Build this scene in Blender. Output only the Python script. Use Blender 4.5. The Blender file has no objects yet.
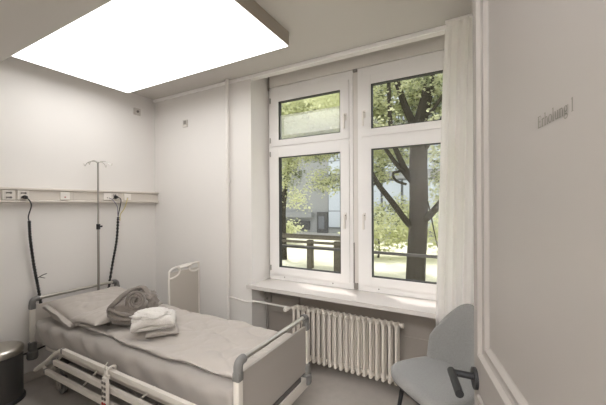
import bpy, bmesh, math, random
from mathutils import Vector, Matrix, noise
C = bpy.context.scene
PI = math.pi
R = math.radians

# ------------------------------------------------------------------ camera
cam_d = bpy.data.cameras.new('camera'); cam = bpy.data.objects.new('camera', cam_d)
C.collection.objects.link(cam); C.camera = cam
cam_d.sensor_width = 36.0; cam_d.lens = 312/606*36; cam_d.shift_y = 1.3/606; cam_d.clip_start = .02; cam_d.clip_end = 500
cam.matrix_world = Matrix.Translation((0, 0, 1.6)) @ Matrix.Rotation(math.atan(172/312), 4, 'Z') @ Matrix.Rotation(PI/2, 4, 'X') @ Matrix.Rotation(R(-.3), 4, 'Z')

# ------------------------------------------------------------------ world, sun, exposure
w = bpy.data.worlds.new('sky'); C.world = w; w.use_nodes = True
wn = w.node_tree.nodes; wl = w.node_tree.links
bg = wn['Background']; bg.inputs['Strength'].default_value = 1.9
bg.inputs['Color'].default_value = (.93, .97, 1.0, 1)
sd = bpy.data.lights.new('sun', 'SUN'); sd.energy = 2.8; sd.angle = R(1.5); sd.color = (1, .97, .92)
sun = bpy.data.objects.new('sun', sd); C.collection.objects.link(sun)
sun.rotation_euler = Vector((.30, -.22, -1.0)).to_track_quat('-Z', 'Y').to_euler()
sun.location = (0, 12, 20)
PANEL = 3.25
HALL_FILL = 28.0        # strength of the added, unseen fill lamps behind the camera
C.view_settings.view_transform = 'Standard'; C.view_settings.look = 'None'
C.view_settings.exposure = 0.08; C.view_settings.gamma = 1.0; C.view_settings.use_curve_mapping = False

# ------------------------------------------------------------------ materials
def lin(c):
    return tuple(((v/255+.055)/1.055)**2.4 if v > 10 else v/255/12.92 for v in c)
def mat(name, rgb, rough=.6, metal=0, bump=0, bscale=50, var=0, vscale=3, spec=.5, sheen=0, trans=0, emit=0):
    m = bpy.data.materials.new(name); m.use_nodes = True
    n = m.node_tree.nodes; l = m.node_tree.links; p = n['Principled BSDF']
    c = (*lin(rgb), 1)
    p.inputs['Base Color'].default_value = c; p.inputs['Roughness'].default_value = rough
    p.inputs['Metallic'].default_value = metal; p.inputs['Specular IOR Level'].default_value = spec
    p.inputs['Sheen Weight'].default_value = sheen
    tc = n.new('ShaderNodeTexCoord')
    if var:
        t = n.new('ShaderNodeTexNoise'); t.inputs['Scale'].default_value = vscale; t.inputs['Detail'].default_value = 5
        l.new(tc.outputs['Object'], t.inputs['Vector'])
        r = n.new('ShaderNodeValToRGB'); r.color_ramp.elements[0].position = .3; r.color_ramp.elements[1].position = .7
        r.color_ramp.elements[0].color = (*[v*(1-var) for v in c[:3]], 1); r.color_ramp.elements[1].color = (*[min(1, v*(1+var)) for v in c[:3]], 1)
        l.new(t.outputs['Fac'], r.inputs['Fac']); l.new(r.outputs['Color'], p.inputs['Base Color'])
    if bump:
        t = n.new('ShaderNodeTexNoise'); t.inputs['Scale'].default_value = bscale; t.inputs['Detail'].default_value = 4
        l.new(tc.outputs['Object'], t.inputs['Vector'])
        b = n.new('ShaderNodeBump'); b.inputs['Strength'].default_value = bump; b.inputs['Distance'].default_value = .01
        l.new(t.outputs['Fac'], b.inputs['Height']); l.new(b.outputs['Normal'], p.inputs['Normal'])
    if trans:
        d = n.new('ShaderNodeBsdfTranslucent'); d.inputs['Color'].default_value = c
        mx = n.new('ShaderNodeMixShader'); mx.inputs[0].default_value = trans
        l.new(p.outputs[0], mx.inputs[1]); l.new(d.outputs[0], mx.inputs[2]); l.new(mx.outputs[0], n['Material Output'].inputs['Surface'])
    if emit:
        p.inputs['Emission Color'].default_value = (.99, .99, 1, 1); p.inputs['Emission Strength'].default_value = emit
    return m
M = dict(
    wall=mat('painted_plaster', (235, 231, 226), .85, bump=.05, bscale=220, var=.012, vscale=1.5),
    ceil=mat('ceiling_paint', (206, 201, 194), .9, bump=.04, bscale=200),
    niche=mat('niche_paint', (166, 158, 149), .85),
    floor=mat('linoleum', (176, 169, 162), .38, var=.05, vscale=14, bump=.02, bscale=90),
    base=mat('skirting', (205, 198, 190), .6),
    panelside=mat('light_housing', (160, 150, 138), .6),
    diffuser=mat('light_diffuser', (255, 252, 246), .5, emit=PANEL),
    hall_fill=mat('corridor_fill_glow', (255, 252, 246), .5, emit=HALL_FILL),
    frame=mat('window_paint', (248, 245, 242), .42, spec=.4),
    frame_b=mat('window_channel', (226, 221, 214), .5),
    gasket=mat('gasket_rubber', (34, 34, 32), .6),
    sill=mat('sill_lacquer', (218, 212, 206), .22),
    door=mat('door_lacquer', (150, 144, 138), .42, spec=.4),
    black=mat('black_metal', (36, 36, 37), .42),
    blackr=mat('black_rubber', (30, 30, 30), .6, bump=.2, bscale=300),
    lettering=mat('grey_lettering', (112, 107, 99), .5),
    bedwhite=mat('bed_lacquer', (218, 211, 201), .35),
    bedgrey=mat('bed_grey_plastic', (120, 118, 115), .5),
    bedpanel=mat('bed_panel', (168, 161, 153), .5),
    headpanel=mat('headboard_panel', (200, 192, 182), .5),
    chrome=mat('brushed_steel', (200, 196, 188), .28, metal=1),
    steel=mat('satin_steel', (170, 166, 160), .4, metal=1),
    chassis=mat('chassis_dark', (92, 88, 84), .5),
    sheet=mat('grey_sheet', (160, 153, 146), .9, bump=.25, bscale=14, var=.03, vscale=6, sheen=.2),
    duvet=mat('grey_duvet', (186, 178, 170), .9, bump=.3, bscale=16, var=.03, vscale=5, sheen=.2),
    pillow=mat('grey_pillowcase', (182, 174, 166), .9, bump=.2, bscale=16, sheen=.2),
    robe=mat('taupe_terry', (136, 127, 119), .95, bump=.5, bscale=130, var=.06, vscale=25, sheen=.4),
    towel=mat('white_terry', (232, 226, 219), .95, bump=.7, bscale=150, sheen=.4),
    rad=mat('radiator_enamel', (226, 218, 207), .4),
    pipe=mat('pipe_paint', (238, 233, 227), .5),
    box=mat('grey_box', (150, 143, 136), .5),
    white=mat('white_plastic', (238, 232, 224), .4),
    socket=mat('socket_plastic', (224, 217, 208), .45),
    hole=mat('socket_hole', (112, 106, 99), .6),
    rail=mat('rail_aluminium', (214, 206, 196), .45),
    red=mat('red_dot', (170, 50, 40), .5),
    yellow=mat('yellow_cable', (224, 206, 120), .5),
    violet=mat('violet_cable', (136, 128, 150), .5),
    chair=mat('grey_upholstery', (149, 148, 145), .95, bump=.5, bscale=260, var=.08, vscale=120, sheen=.3),
    bin=mat('bin_body', (62, 60, 58), .35),
    bark=mat('bark', (54, 50, 38), .95, bump=1.0, bscale=14, var=.25, vscale=8),
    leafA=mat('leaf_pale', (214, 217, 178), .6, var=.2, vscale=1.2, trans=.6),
    leafB=mat('leaf_dark_shade', (128, 136, 100), .6, var=.3, vscale=1.5, trans=.4),  # darker leaf: shade put into the crown colour; also the dark round shrub
    grass=mat('lawn', (228, 226, 200), .95, var=.22, vscale=.7, bump=.6, bscale=20),
    path=mat('far_paving', (170, 168, 160), .9),
    facade=mat('facade_grey', (150, 152, 150), .8, var=.05, vscale=.5),
    facadeframe=mat('facade_frame', (112, 116, 118), .6),
    facadeglass=mat('facade_glass', (186, 194, 200), .15),
    facadedark=mat('facade_dark', (84, 84, 82), .7),
    wood=mat('weathered_wood', (96, 90, 76), .85, bump=.4, bscale=12, var=.15, vscale=6),
    guard=mat('guard_bar', (92, 92, 88), .5),
)
# linoleum and terry keep their tones; window glass is a thin clear pane with a faint reflection
def glassmat(name, tint, fac, extra=None):
    m = bpy.data.materials.new(name); m.use_nodes = True; n = m.node_tree.nodes; l = m.node_tree.links
    n.remove(n['Principled BSDF'])
    t = n.new('ShaderNodeBsdfTransparent'); t.inputs[0].default_value = (*tint, 1)
    g = n.new('ShaderNodeBsdfGlossy'); g.inputs['Roughness'].default_value = .02
    mx = n.new('ShaderNodeMixShader'); mx.inputs[0].default_value = fac; l.new(t.outputs[0], mx.inputs[1]); l.new(g.outputs[0], mx.inputs[2])
    out = mx
    if extra:
        d = n.new('ShaderNodeBsdfTranslucent'); d.inputs[0].default_value = (.95, .95, .93, 1)
        m2 = n.new('ShaderNodeMixShader'); m2.inputs[0].default_value = extra
        l.new(mx.outputs[0], m2.inputs[1]); l.new(d.outputs[0], m2.inputs[2]); out = m2
    l.new(out.outputs[0], n['Material Output'].inputs['Surface'])
    return m
M['glass'] = glassmat('window_glass', (.965, .955, .965), .03)
M['film'] = glassmat('frosted_film', (.97, .97, .96), .05, extra=.24)
def sheer(name, col, a):
    m = bpy.data.materials.new(name); m.use_nodes = True; n = m.node_tree.nodes; l = m.node_tree.links
    p = n['Principled BSDF']; p.inputs['Base Color'].default_value = (*lin(col), 1); p.inputs['Roughness'].default_value = .9
    d = n.new('ShaderNodeBsdfTranslucent'); d.inputs[0].default_value = (*lin(col), 1)
    t = n.new('ShaderNodeBsdfTransparent')
    m1 = n.new('ShaderNodeMixShader'); m1.inputs[0].default_value = .55; l.new(p.outputs[0], m1.inputs[1]); l.new(d.outputs[0], m1.inputs[2])
    m2 = n.new('ShaderNodeMixShader'); m2.inputs[0].default_value = a; l.new(m1.outputs[0], m2.inputs[1]); l.new(t.outputs[0], m2.inputs[2])
    l.new(m2.outputs[0], n['Material Output'].inputs['Surface']); return m
M['curtain'] = sheer('sheer_curtain', (250, 247, 243), .05)

# ------------------------------------------------------------------ helpers
def nb(): return bmesh.new()
def box(bm, x0, x1, y0, y1, z0, z1, bev=0, mtx=None):
    r = bmesh.ops.create_cube(bm, size=1)
    vs = r['verts']
    for v in vs:
        v.co = Vector((x0+(v.co.x+.5)*(x1-x0), y0+(v.co.y+.5)*(y1-y0), z0+(v.co.z+.5)*(z1-z0)))
    if bev:
        es = {e for v in vs for e in v.link_edges}
        g = bmesh.ops.bevel(bm, geom=list(es), offset=bev, segments=2, affect='EDGES', profile=.7)
        vs = list({v for f in g['faces'] for v in f.verts} | {v for v in vs if v.is_valid})
    if mtx is not None: bmesh.ops.transform(bm, matrix=mtx, verts=[v for v in vs if v.is_valid])
    return bm
def frame_of(d):
    d = d.normalized(); a = Vector((0, 0, 1)) if abs(d.z) < .9 else Vector((1, 0, 0))
    u = d.cross(a).normalized(); return u, d.cross(u).normalized()
def tube(bm, pts, r, seg=10, cap=True, flat=1.0):
    pts = [Vector(p) for p in pts]; n = len(pts)
    rs = r if isinstance(r, (list, tuple)) else [r]*n
    u = None; rings = []
    for i, p in enumerate(pts):
        d = (pts[min(i+1, n-1)]-pts[max(i-1, 0)])
        if d.length < 1e-9: d = Vector((0, 0, 1))
        d.normalize()
        if u is None: u, v = frame_of(d)
        else:
            u = (u-d*u.dot(d)).normalized(); v = d.cross(u)
        rings.append([bm.verts.new(p+(u*math.cos(2*PI*k/seg)+v*math.sin(2*PI*k/seg)*flat)*rs[i]) for k in range(seg)])
    for a, b in zip(rings, rings[1:]):
        for k in range(seg): bm.faces.new((a[k], a[(k+1) % seg], b[(k+1) % seg], b[k]))
    if cap:
        bm.faces.new(rings[0][::-1]); bm.faces.new(rings[-1])
    return bm
def smooth_path(pts, n=8):
    pts = [Vector(p) for p in pts]; P = [pts[0]]+pts+[pts[-1]]; out = []
    for i in range(1, len(P)-2):
        for k in range(n):
            t = k/n; a, b, c, d = P[i-1], P[i], P[i+1], P[i+2]
            out.append(.5*((2*b)+(c-a)*t+(2*a-5*b+4*c-d)*t*t+(3*b-a-3*c+d)*t**3))
    out.append(pts[-1]); return out
def lathe(bm, prof, cx=0, cy=0, seg=32):
    rings = []
    for r, z in prof:
        rings.append([bm.verts.new((cx+r*math.cos(2*PI*k/seg), cy+r*math.sin(2*PI*k/seg), z)) for k in range(seg)])
    for a, b in zip(rings, rings[1:]):
        for k in range(seg): bm.faces.new((a[k], a[(k+1) % seg], b[(k+1) % seg], b[k]))
    bm.faces.new(rings[0][::-1]); bm.faces.new(rings[-1]); return bm
def obj(name, bm, m, parent=None, smooth=False, auto=True):
    bmesh.ops.recalc_face_normals(bm, faces=bm.faces[:])
    me = bpy.data.meshes.new(name); bm.to_mesh(me); bm.free()
    o = bpy.data.objects.new(name, me); C.collection.objects.link(o)
    me.materials.append(m)
    if smooth:
        for f in me.polygons: f.use_smooth = True
        if auto:
            try:
                me.set_sharp_from_angle(angle=R(40))
            except Exception: pass
    if parent is not None:
        o.parent = parent
        o.matrix_parent_inverse = parent.matrix_basis.inverted()
    return o
def tag(o, label, cat, group=None, kind=None):
    o['label'] = label; o['category'] = cat
    if group: o['group'] = group
    if kind: o['kind'] = kind
    return o
def thing(name, label, cat, loc=(0, 0, 0), rz=0, group=None):
    o = bpy.data.objects.new(name, None); C.collection.objects.link(o); o.empty_display_size = .1
    o.location = loc; o.rotation_euler = (0, 0, rz); return tag(o, label, cat, group)
def struct(name, bm, m, parent=None, smooth=False):
    o = obj(name, bm, m, parent, smooth)
    if parent is None: o['kind'] = 'structure'
    return o
def fbm(x, y, z=0, s=1.0): return noise.fractal(Vector((x*s, y*s, z*s)), .8, 2.0, 4)

# ------------------------------------------------------------------ room shell
H = 2.93; LX = -3.57; WB = 2.575; WF = 2.885; SO = 2.82; SY = 1.085
b = nb(); box(b, LX-.2, 1.2, -1.6, 3.0, -.12, 0); struct('floor', b, M['floor'])
b = nb(); box(b, LX-.2, 1.2, -1.6, WB+.02, H, H+.25); struct('ceiling', b, M['ceil'])
b = nb(); box(b, LX, .95, .15, SY, SO, H); struct('trim_soffit', b, M['ceil'])
b = nb(); box(b, LX-.2, LX, -.0, 3.0, 0, H+.2); struct('wall_left', b, M['wall'])
b = nb()
box(b, LX, -2.03, WB, 3.0, 0, 3.2); box(b, .02, 1.2, WB, 3.0, 0, 3.2)
box(b, -2.03, .02, WB, WB+.05, 2.895, 3.2)
box(b, -2.03, .02, WB+.05, 3.0, 3.1, 3.2)
struct('wall_back', b, M['wall'])
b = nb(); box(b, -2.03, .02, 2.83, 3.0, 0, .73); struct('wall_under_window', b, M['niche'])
b = nb(); box(b, .95, 1.2, -1.6, 3.0, 0, H); struct('wall_right', b, M['wall'])
b = nb(); box(b, LX, -1.0, .0, .2, 0, H); box(b, .24, .95, .0, .2, 0, H); struct('wall_front', b, M['wall'])
b = nb(); box(b, LX, .95, -1.6, -1.45, 0, H); box(b, LX-.2, LX, -1.6, 0, 0, H); struct('wall_corridor', b, M['wall'])
b = nb(); box(b, LX, LX+.012, .2, WB, 0, .078, .004); struct('baseboard_left', b, M['base'])
b = nb(); box(b, LX+.012, -2.03, WB-.012, WB, 0, .078, .004); box(b, .02, .95, WB-.012, WB, 0, .078, .004); struct('baseboard_back', b, M['base'])
b = nb(); box(b, LX, .95, WB-.022, WB, 2.898, H, .004); struct('trim_ceiling', b, M['frame'])
# duct seam on the panelling under the sill
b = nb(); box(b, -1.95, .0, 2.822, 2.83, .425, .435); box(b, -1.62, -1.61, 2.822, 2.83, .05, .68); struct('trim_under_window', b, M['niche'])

# ------------------------------------------------------------------ shutter housing + windows
b = nb(); box(b, -2.0, .0, 2.865, 3.0, 2.895, 2.985, .004); box(b, -2.0, .0, 2.875, 3.0, 2.985, 3.1, .004); struct('trim_shutter_housing', b, M['niche'] if False else M['frame_b'])
def ring(bm, x0, x1, z0, z1, w, y0, y1, bev=.005):
    box(bm, x0, x0+w, y0, y1, z0, z1, bev); box(bm, x1-w, x1, y0, y1, z0, z1, bev)
    box(bm, x0+w, x1-w, y0, y1, z0, z0+w, bev); box(bm, x0+w, x1-w, y0, y1, z1-w, z1, bev)
def window(name, x0, x1, hx, hinge_left, film):
    b = nb(); ring(b, x0, x1, .765, 2.893, .045, WF, 3.0); box(b, x0+.045, x1-.045, WF+.001, 3.0, .81, .84); box(b, x0+.045, x1-.045, WF+.001, 3.0, 2.795, 2.848)
    box(b, x0+.045, x1-.045, WF, 3.0, 2.205, 2.245, .003)
    root = struct(name, b, M['frame'])
    for z0, z1, gz0, gz1 in ((.828, 2.212, .908, 2.112), (2.234, 2.806, 2.302, 2.722)):
        sx0, sx1 = x0+.035, x1-.035; gx0, gx1 = x0+.135, x1-.125
        b = nb()
        y0, y1 = WF-.016, WF+.05
        box(b, sx0, gx0, y0, y1, z0, z1, .004); box(b, gx1, sx1, y0, y1, z0, z1, .004)
        box(b, gx0, gx1, y0, y1, z0, gz0, .004); box(b, gx0, gx1, y0, y1, gz1, z1, .004)
        # bead sloping in towards the glass
        s = obj('window_sash', b, M['frame'], root)
        b = nb(); ring(b, gx0-.001, gx1+.001, gz0-.001, gz1+.001, .007, y0+.004, y1-.01, 0); obj('gasket', b, M['gasket'], s)
        b = nb(); box(b, gx0, gx1, y0+.03, y0+.036, gz0, gz1); obj('pane', b, M['glass'], s)
        if film and z0 > 2:
            b = nb(); box(b, gx0+.006, gx1-.006, y0+.026, y0+.029, gz0+.006, gz0+.27); fo = obj('frosted_film', b, M['film'], s)
        # handle
        hz = 2.44 if (z0 > 2 and not hinge_left) or z0 > 2 else 1.47
        b = nb(); box(b, hx-.012, hx+.012, y0-.012, y0, hz-.03, hz+.04, .004)
        tube(b, [(hx, y0-.01, hz+.015), (hx, y0-.038, hz+.015)], .008)
        box(b, hx-.009, hx+.009, y0-.05, y0-.034, hz-.115, hz+.028, .004)
        obj('handle', b, M['white'], s, True)
        # hinge
        hgx = sx0-.006 if hinge_left else sx1+.006
        b = nb()
        for zz in (z1-.09, z0+.04):
            tube(b, [(hgx, y0-.004, zz), (hgx, y0-.004, zz+.055)], .007)
        obj('hinge', b, M['steel'], s, True)
    # drain caps
    b = nb()
    for k in (.2, .78):
        xx = x0+(x1-x0)*k; tube(b, [(xx, WF-.004, .80), (xx, WF+.01, .80)], .006, 8)
    obj('drain_cap', b, M['box'], root)
    return root
window('window_1', -2.02, -1.035, -1.105, True, True)
window('window_2', -.985, .0, -.915, False, False)
b = nb(); box(b, -1.035, -.985, WF+.012, 3.0, .765, 2.893, .003)
tm = struct('trim_mullion', b, M['frame_b'])
b = nb(); box(b, -1.034, -1.026, WF-.004, WF+.02, .83, 1.22, .002); box(b, -1.03, -.99, WF-.012, WF+.02, 2.87, 2.95, .003); box(b, -1.03, -.992, WF-.006, WF+.02, .775, .83, .003)
obj('shutter_cord_guide', b, M['box'], tm)
b = nb(); box(b, -2.015, -2.005, WF-.03, WF-.012, 2.86, 3.1); struct('trim_shutter_gap', b, M['box'])
# sill
b = nb()
vs = [(-2.078, 2.542), (-.12, 2.542), (-.12, 2.574), (.019, 2.574), (.019, WF+.001), (-2.029, WF+.001), (-2.029, 2.574), (-2.078, 2.574)]
lo = [b.verts.new((x, y, .728)) for x, y in vs]; hi = [b.verts.new((x, y, .765)) for x, y in vs]
b.faces.new(lo); b.faces.new(hi)
for i in range(len(vs)): b.faces.new((lo[i], lo[(i+1) % 8], hi[(i+1) % 8], hi[i]))
o = struct('trim_windowsill', b, M['sill'])

# ------------------------------------------------------------------ ceiling light
t = thing('ceiling_light', 'large rectangular glowing ceiling light panel above the bed', 'light', (-2.28, 1.56, H))
b = nb(); x0, x1, y0, y1 = -3.31, -1.262, SY, 2.06; w_ = .006
box(b, x0-w_, x1+w_, y0-0, y1+w_, SO+.004, H); obj('housing', b, M['panelside'], t)
b = nb(); box(b, x0, x1, y0+.002, y1, SO-.001, SO+.004); obj('diffuser', b, M['diffuser'], t)

for x in (-.55, .35):  # added fill lamps, never in view, to brighten surfaces facing the camera
    o = struct('trim_added_fill_light', box(nb(), x-.42, x+.42, -1.10, -.40, H-.05, H-.001, .004), M['panelside'])
    obj('diffuser', box(nb(), x-.40, x+.40, -1.08, -.42, H-.06, H-.051), M['hall_fill'], o)
# ------------------------------------------------------------------ door leaf, open towards the camera
dv = Vector((.225, -.974, 0)).normalized(); nv = Vector((-dv.y, dv.x, 0))   # nv points away from the room side
nv = Vector((-.974, -.225, 0)).normalized()                                # outward, to the seen face
DM = Matrix(((dv.x, -nv.x, 0, -.005), (dv.y, -nv.y, 0, 1.165), (0, 0, 1, 0), (0, 0, 0, 1)))   # local x along leaf, y into leaf
def dbox(bm, s0, s1, t0, t1, z0, z1, bev=0): return box(bm, s0, s1, t0, t1, z0, z1, bev, DM)
b = nb(); L = .93
dbox(b, 0, .072, 0, .045, .01, 2.45, .003); dbox(b, L-.1, L, 0, .045, .01, 2.45, .003)
dbox(b, .072, L-.1, 0, .045, .01, .16); dbox(b, .072, L-.1, 0, .045, 1.0, 1.128); dbox(b, .072, L-.1, 0, .045, 2.38, 2.45)
dbox(b, .072, L-.1, .014, .04, .1, 2.42)
door = struct('door_1', b, M['door'])
b = nb()
def mould(bm, s0, s1, z0, z1):
    W, D0, D1 = .075, -.004, .014
    prof = [(0, .001), (.004, -.008), (.018, -.008), (.026, .002), (.036, .004), (.05, .003), (.060, .012), (.066, .0145)]
    loops = []
    for d, t_ in prof:
        loops.append([bm.verts.new(DM @ Vector((s, t_, z))) for s, z in ((s0+d, z0+d), (s1-d, z0+d), (s1-d, z1-d), (s0+d, z1-d))])
    for a, c in zip(loops, loops[1:]):
        for k in range(4): bm.faces.new((a[k], a[(k+1) % 4], c[(k+1) % 4], c[k]))
mould(b, .06, L-.09, 1.118, 2.39); mould(b, .06, L-.09, .15, 1.01)
obj('moulding', b, M['door'], door)
# handle
def dpt(s, t_, z): return DM @ Vector((s, t_, z))
b = nb(); tube(b, [dpt(.028, .0, 1.04), dpt(.028, -.010, 1.04)], .033, 32); ro = obj('handle_rose', b, M['black'], door, True)
b = nb(); tube(b, [dpt(.028, -.008, 1.045), dpt(.028, -.072, 1.05)], .0105, 16)
tube(b, [dpt(.017, -.072, 1.05), dpt(.150, -.072, 1.05)], .0118, 20); obj('lever', b, M['black'], ro, True)
# lettering "Erholung 1"
def stroke(bm, pts, ws, ox, oz, sc):
    n = len(pts)
    if not isinstance(ws, (list, tuple)): ws = [ws]*n
    L_, R_ = [], []
    for i, (x, z) in enumerate(pts):
        a = pts[max(i-1, 0)]; c = pts[min(i+1, n-1)]
        d = Vector((c[0]-a[0], c[1]-a[1])); d.normalize(); q = Vector((-d.y, d.x))*ws[i]/2
        L_.append(bm.verts.new(dpt(ox+(x+q.x)*sc, .0132, oz+(z+q.y)*sc))); R_.append(bm.verts.new(dpt(ox+(x-q.x)*sc, .0132, oz+(z-q.y)*sc)))
    for i in range(n-1): bm.faces.new((L_[i], R_[i], R_[i+1], L_[i+1]))
def ell(cx, cz, rx, rz, a0, a1, n=14): return [(cx+rx*math.cos(R(a0+(a1-a0)*k/n)), cz+rz*math.sin(R(a0+(a1-a0)*k/n))) for k in range(n+1)]
T, t_ = .15, .06
def stem(x, z0, z1, top=True, bot=True):
    s = [([(x, z0), (x, z1)], T)]
    if bot: s.append(([(x-.15, z0+.02), (x+.15, z0+.02)], .05))
    if top: s.append(([(x-.16, z1-.05), (x, z1-.02)], .07))
    return s
G = {
 'E': (.72, [([(.16, 0), (.16, 1)], T), ([(.02, .025), (.62, .025)], .06), ([(.02, .975), (.6, .975)], .06), ([(.2, .52), (.48, .52)], .06), ([(.6, 0), (.63, .25)], .06), ([(.58, 1), (.58, .78)], .05), ([(.48, .42), (.48, .62)], .05)]),
 'r': (.5, stem(.17, 0, .68)+[(ell(.36, .46, .17, .19, 160, 50, 8), [.05, .06, .07, .08, .09, .1, .11, .12, .13])]),
 'h': (.72, stem(.17, 0, 1.05)+[(ell(.37, .46, .18, .19, 170, 0, 10), .09), ([(.55, .47), (.55, 0)], T), ([(.42, .02), (.68, .02)], .05)]),
 'o': (.66, [(ell(.32, .34, .25, .32, 0, 360, 24), [.06+.08*abs(math.cos(2*PI*k/24)) for k in range(25)])]),
 'l': (.36, stem(.17, 0, 1.05)),
 'u': (.72, [([(.17, .68), (.17, .2)], T), ([(.03, .65), (.17, .65)], .06), (ell(.36, .22, .19, .19, 180, 350, 10), .08), ([(.56, .68), (.56, 0)], T), ([(.42, .65), (.56, .65)], .06), ([(.56, .03), (.7, .03)], .05)]),
 'n': (.72, stem(.17, 0, .68)+[(ell(.37, .46, .18, .19, 170, 0, 10), .09), ([(.55, .47), (.55, 0)], T), ([(.42, .02), (.68, .02)], .05)]),
 'g': (.64, [(ell(.29, .45, .19, .21, 0, 360, 20), [.06+.06*abs(math.cos(2*PI*k/20)) for k in range(21)]), (ell(.3, -.1, .25, .16, 0, 360, 20), .08), ([(.14, .26), (.12, .12), (.45, .06)], .09), ([(.44, .6), (.6, .66)], .07)]),
 '1': (.5, [([(.26, 0), (.26, 1.0)], T), ([(.12, .88), (.24, .96)], .06), ([(.12, .025), (.4, .025)], .05)]),
 ' ': (.3, []),
}
b = nb(); xx = 0
tot = sum(G[c][0] for c in 'Erholung 1'); sc = .124/tot; 
for ch in 'Erholung 1':
    adv, st = G[ch]
    for p, ww in st: stroke(b, p, ww, .437+xx*sc, 1.737, .0235) if False else stroke(b, [(q[0]*sc/.022, q[1]) for q in p], ww, .437+xx*sc, 1.7415, .022)
    xx += adv
obj('lettering', b, M['lettering'], door)

# ------------------------------------------------------------------ equipment rail on the left wall
RY0 = .3
t = thing('equipment_rail', 'long pale supply rail with sockets on wall above bed head', 'wall rail', (LX, 1.6, 1.69))
X1 = LX+.055
b = nb()
prof = [(LX, 1.622), (X1+.012, 1.622), (X1+.018, 1.628), (X1+.018, 1.640), (X1, 1.646), (X1, 1.732), (X1+.018, 1.738), (X1+.018, 1.752), (X1+.010, 1.757), (LX, 1.757)]
A = [b.verts.new((x, RY0, z)) for x, z in prof]; B = [b.verts.new((x, WB, z)) for x, z in prof]
b.faces.new(A); b.faces.new(B)
for i in range(len(prof)): b.faces.new((A[i], A[(i+1) % len(prof)], B[(i+1) % len(prof)], B[i]))
obj('channel', b, M['rail'], t)
for y in (1.27, 1.62, 2.02): 
    b = nb(); box(b, X1, X1+.002, y, y+.004, 1.646, 1.732); obj('cover_seam', b, M['base'], t)
def socket(y, w_=.085):
    b = nb(); box(b, X1, X1+.014, y-w_/2, y+w_/2, 1.648, 1.730, .003); s = obj('socket', b, M['socket'], t)
    for z in (1.708, 1.668):
        b = nb(); tube(b, [(X1+.0135, y-.017, z), (X1+.0145, y-.015, z)], .009, 12); tube(b, [(X1+.0135, y+.014, z), (X1+.0145, y+.014, z)], .009, 12)
        box(b, X1+.0135, X1+.0145, y-.016, y+.016, z-.005, z+.006); obj('socket_hole', b, M['hole'], s)
for y in (.95, 1.125, 1.225, 2.02): socket(y)
def switch(y, mt, nm='data_socket'):
    b = nb(); box(b, X1, X1+.016, y-.04, y+.04, 1.652, 1.728, .004); s = obj(nm, b, M['white'], t)
    b = nb(); box(b, X1+.015, X1+.018, y-.006, y+.006, 1.672, 1.682, .001); obj('indicator', b, mt, s)
switch(1.545, M['red'], 'call_switch'); switch(1.945, M['box']); switch(2.17, M['box'])
# ------------------------------------------------------------------ wall sensors
t = thing('wall_sensor', 'small square sensor high on left wall beside room corner', 'sensor', (LX, 2.33, 2.72))
b = nb(); box(b, LX, LX+.02, 2.29, 2.37, 2.68, 2.76, .005); obj('plate', b, M['base'], t)
b = nb(); tube(b, [(LX+.019, 2.33, 2.72), (LX+.03, 2.33, 2.72)], .014, 16); obj('lens', b, M['hole'], t, True)
t = thing('wall_outlet', 'small square wall outlet on back wall left of heating pipe', 'outlet', (-3.0, WB, 2.55))
b = nb(); box(b, -3.04, -2.965, WB-.014, WB, 2.515, 2.60, .004); obj('plate', b, M['base'], t)
b = nb(); box(b, -3.022, -2.983, WB-.018, WB-.013, 2.55, 2.59, .002); obj('insert', b, M['box'], t)
b = nb(); box(b, -3.03, -2.975, WB-.018, WB-.013, 2.522, 2.536, .002); obj('tab', b, M['white'], t)

# ------------------------------------------------------------------ heating pipes, box, radiator
b = nb(); px, py = -2.315, WB-.045
tube(b, [(px, py, .0), (px, py, H)], .019, 14); riser = obj('heating_pipe', b, M['pipe'], None, True)
tag(riser, 'white vertical heating pipe running up back wall beside window niche', 'pipe')
b = nb(); tube(b, [(px, py, 1.83), (px, py, 1.86)], .028, 14); tube(b, [(px, py, 1.845), (px, WB, 1.845)], .007); box(b, px-.035, px+.035, py-.006, py+.006, 1.84, 1.852); obj('pipe_clamp', b, M['pipe'], riser, True)
b = nb(); tube(b, smooth_path([(px, py, .612), (px+.05, py, .612), (-2.14, py, .600), (-2.07, py, .595), (-2.0, 2.54, .607), (-1.94, 2.56, .605), (-1.70, 2.60, .588), (-1.60, 2.615, .583)], 6), .0085, 10)
obj('branch_pipe', b, M['pipe'], riser, True)
t = thing('junction_box', 'small grey electrical box under left end of window sill', 'box', (-2.0, 2.83, .58))
b = nb(); box(b, -2.065+.0, -1.96, 2.79, 2.83, .53, .64, .004) if False else box(b, -2.028, -1.95, 2.79, 2.83, .53, .64, .004); obj('housing', b, M['box'], t)
b = nb(); tube(b, [(-1.99, 2.787, .57), (-1.99, 2.79, .57)], .012, 12); obj('knob', b, M['hole'], t)
b = nb(); tube(b, [(-2.0, 2.815, .53), (-2.0, 2.815, .0)], .009, 8); box(b, -1.95, -1.6, 2.812, 2.83, .60, .625); obj('conduit', b, M['box'], t)

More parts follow.
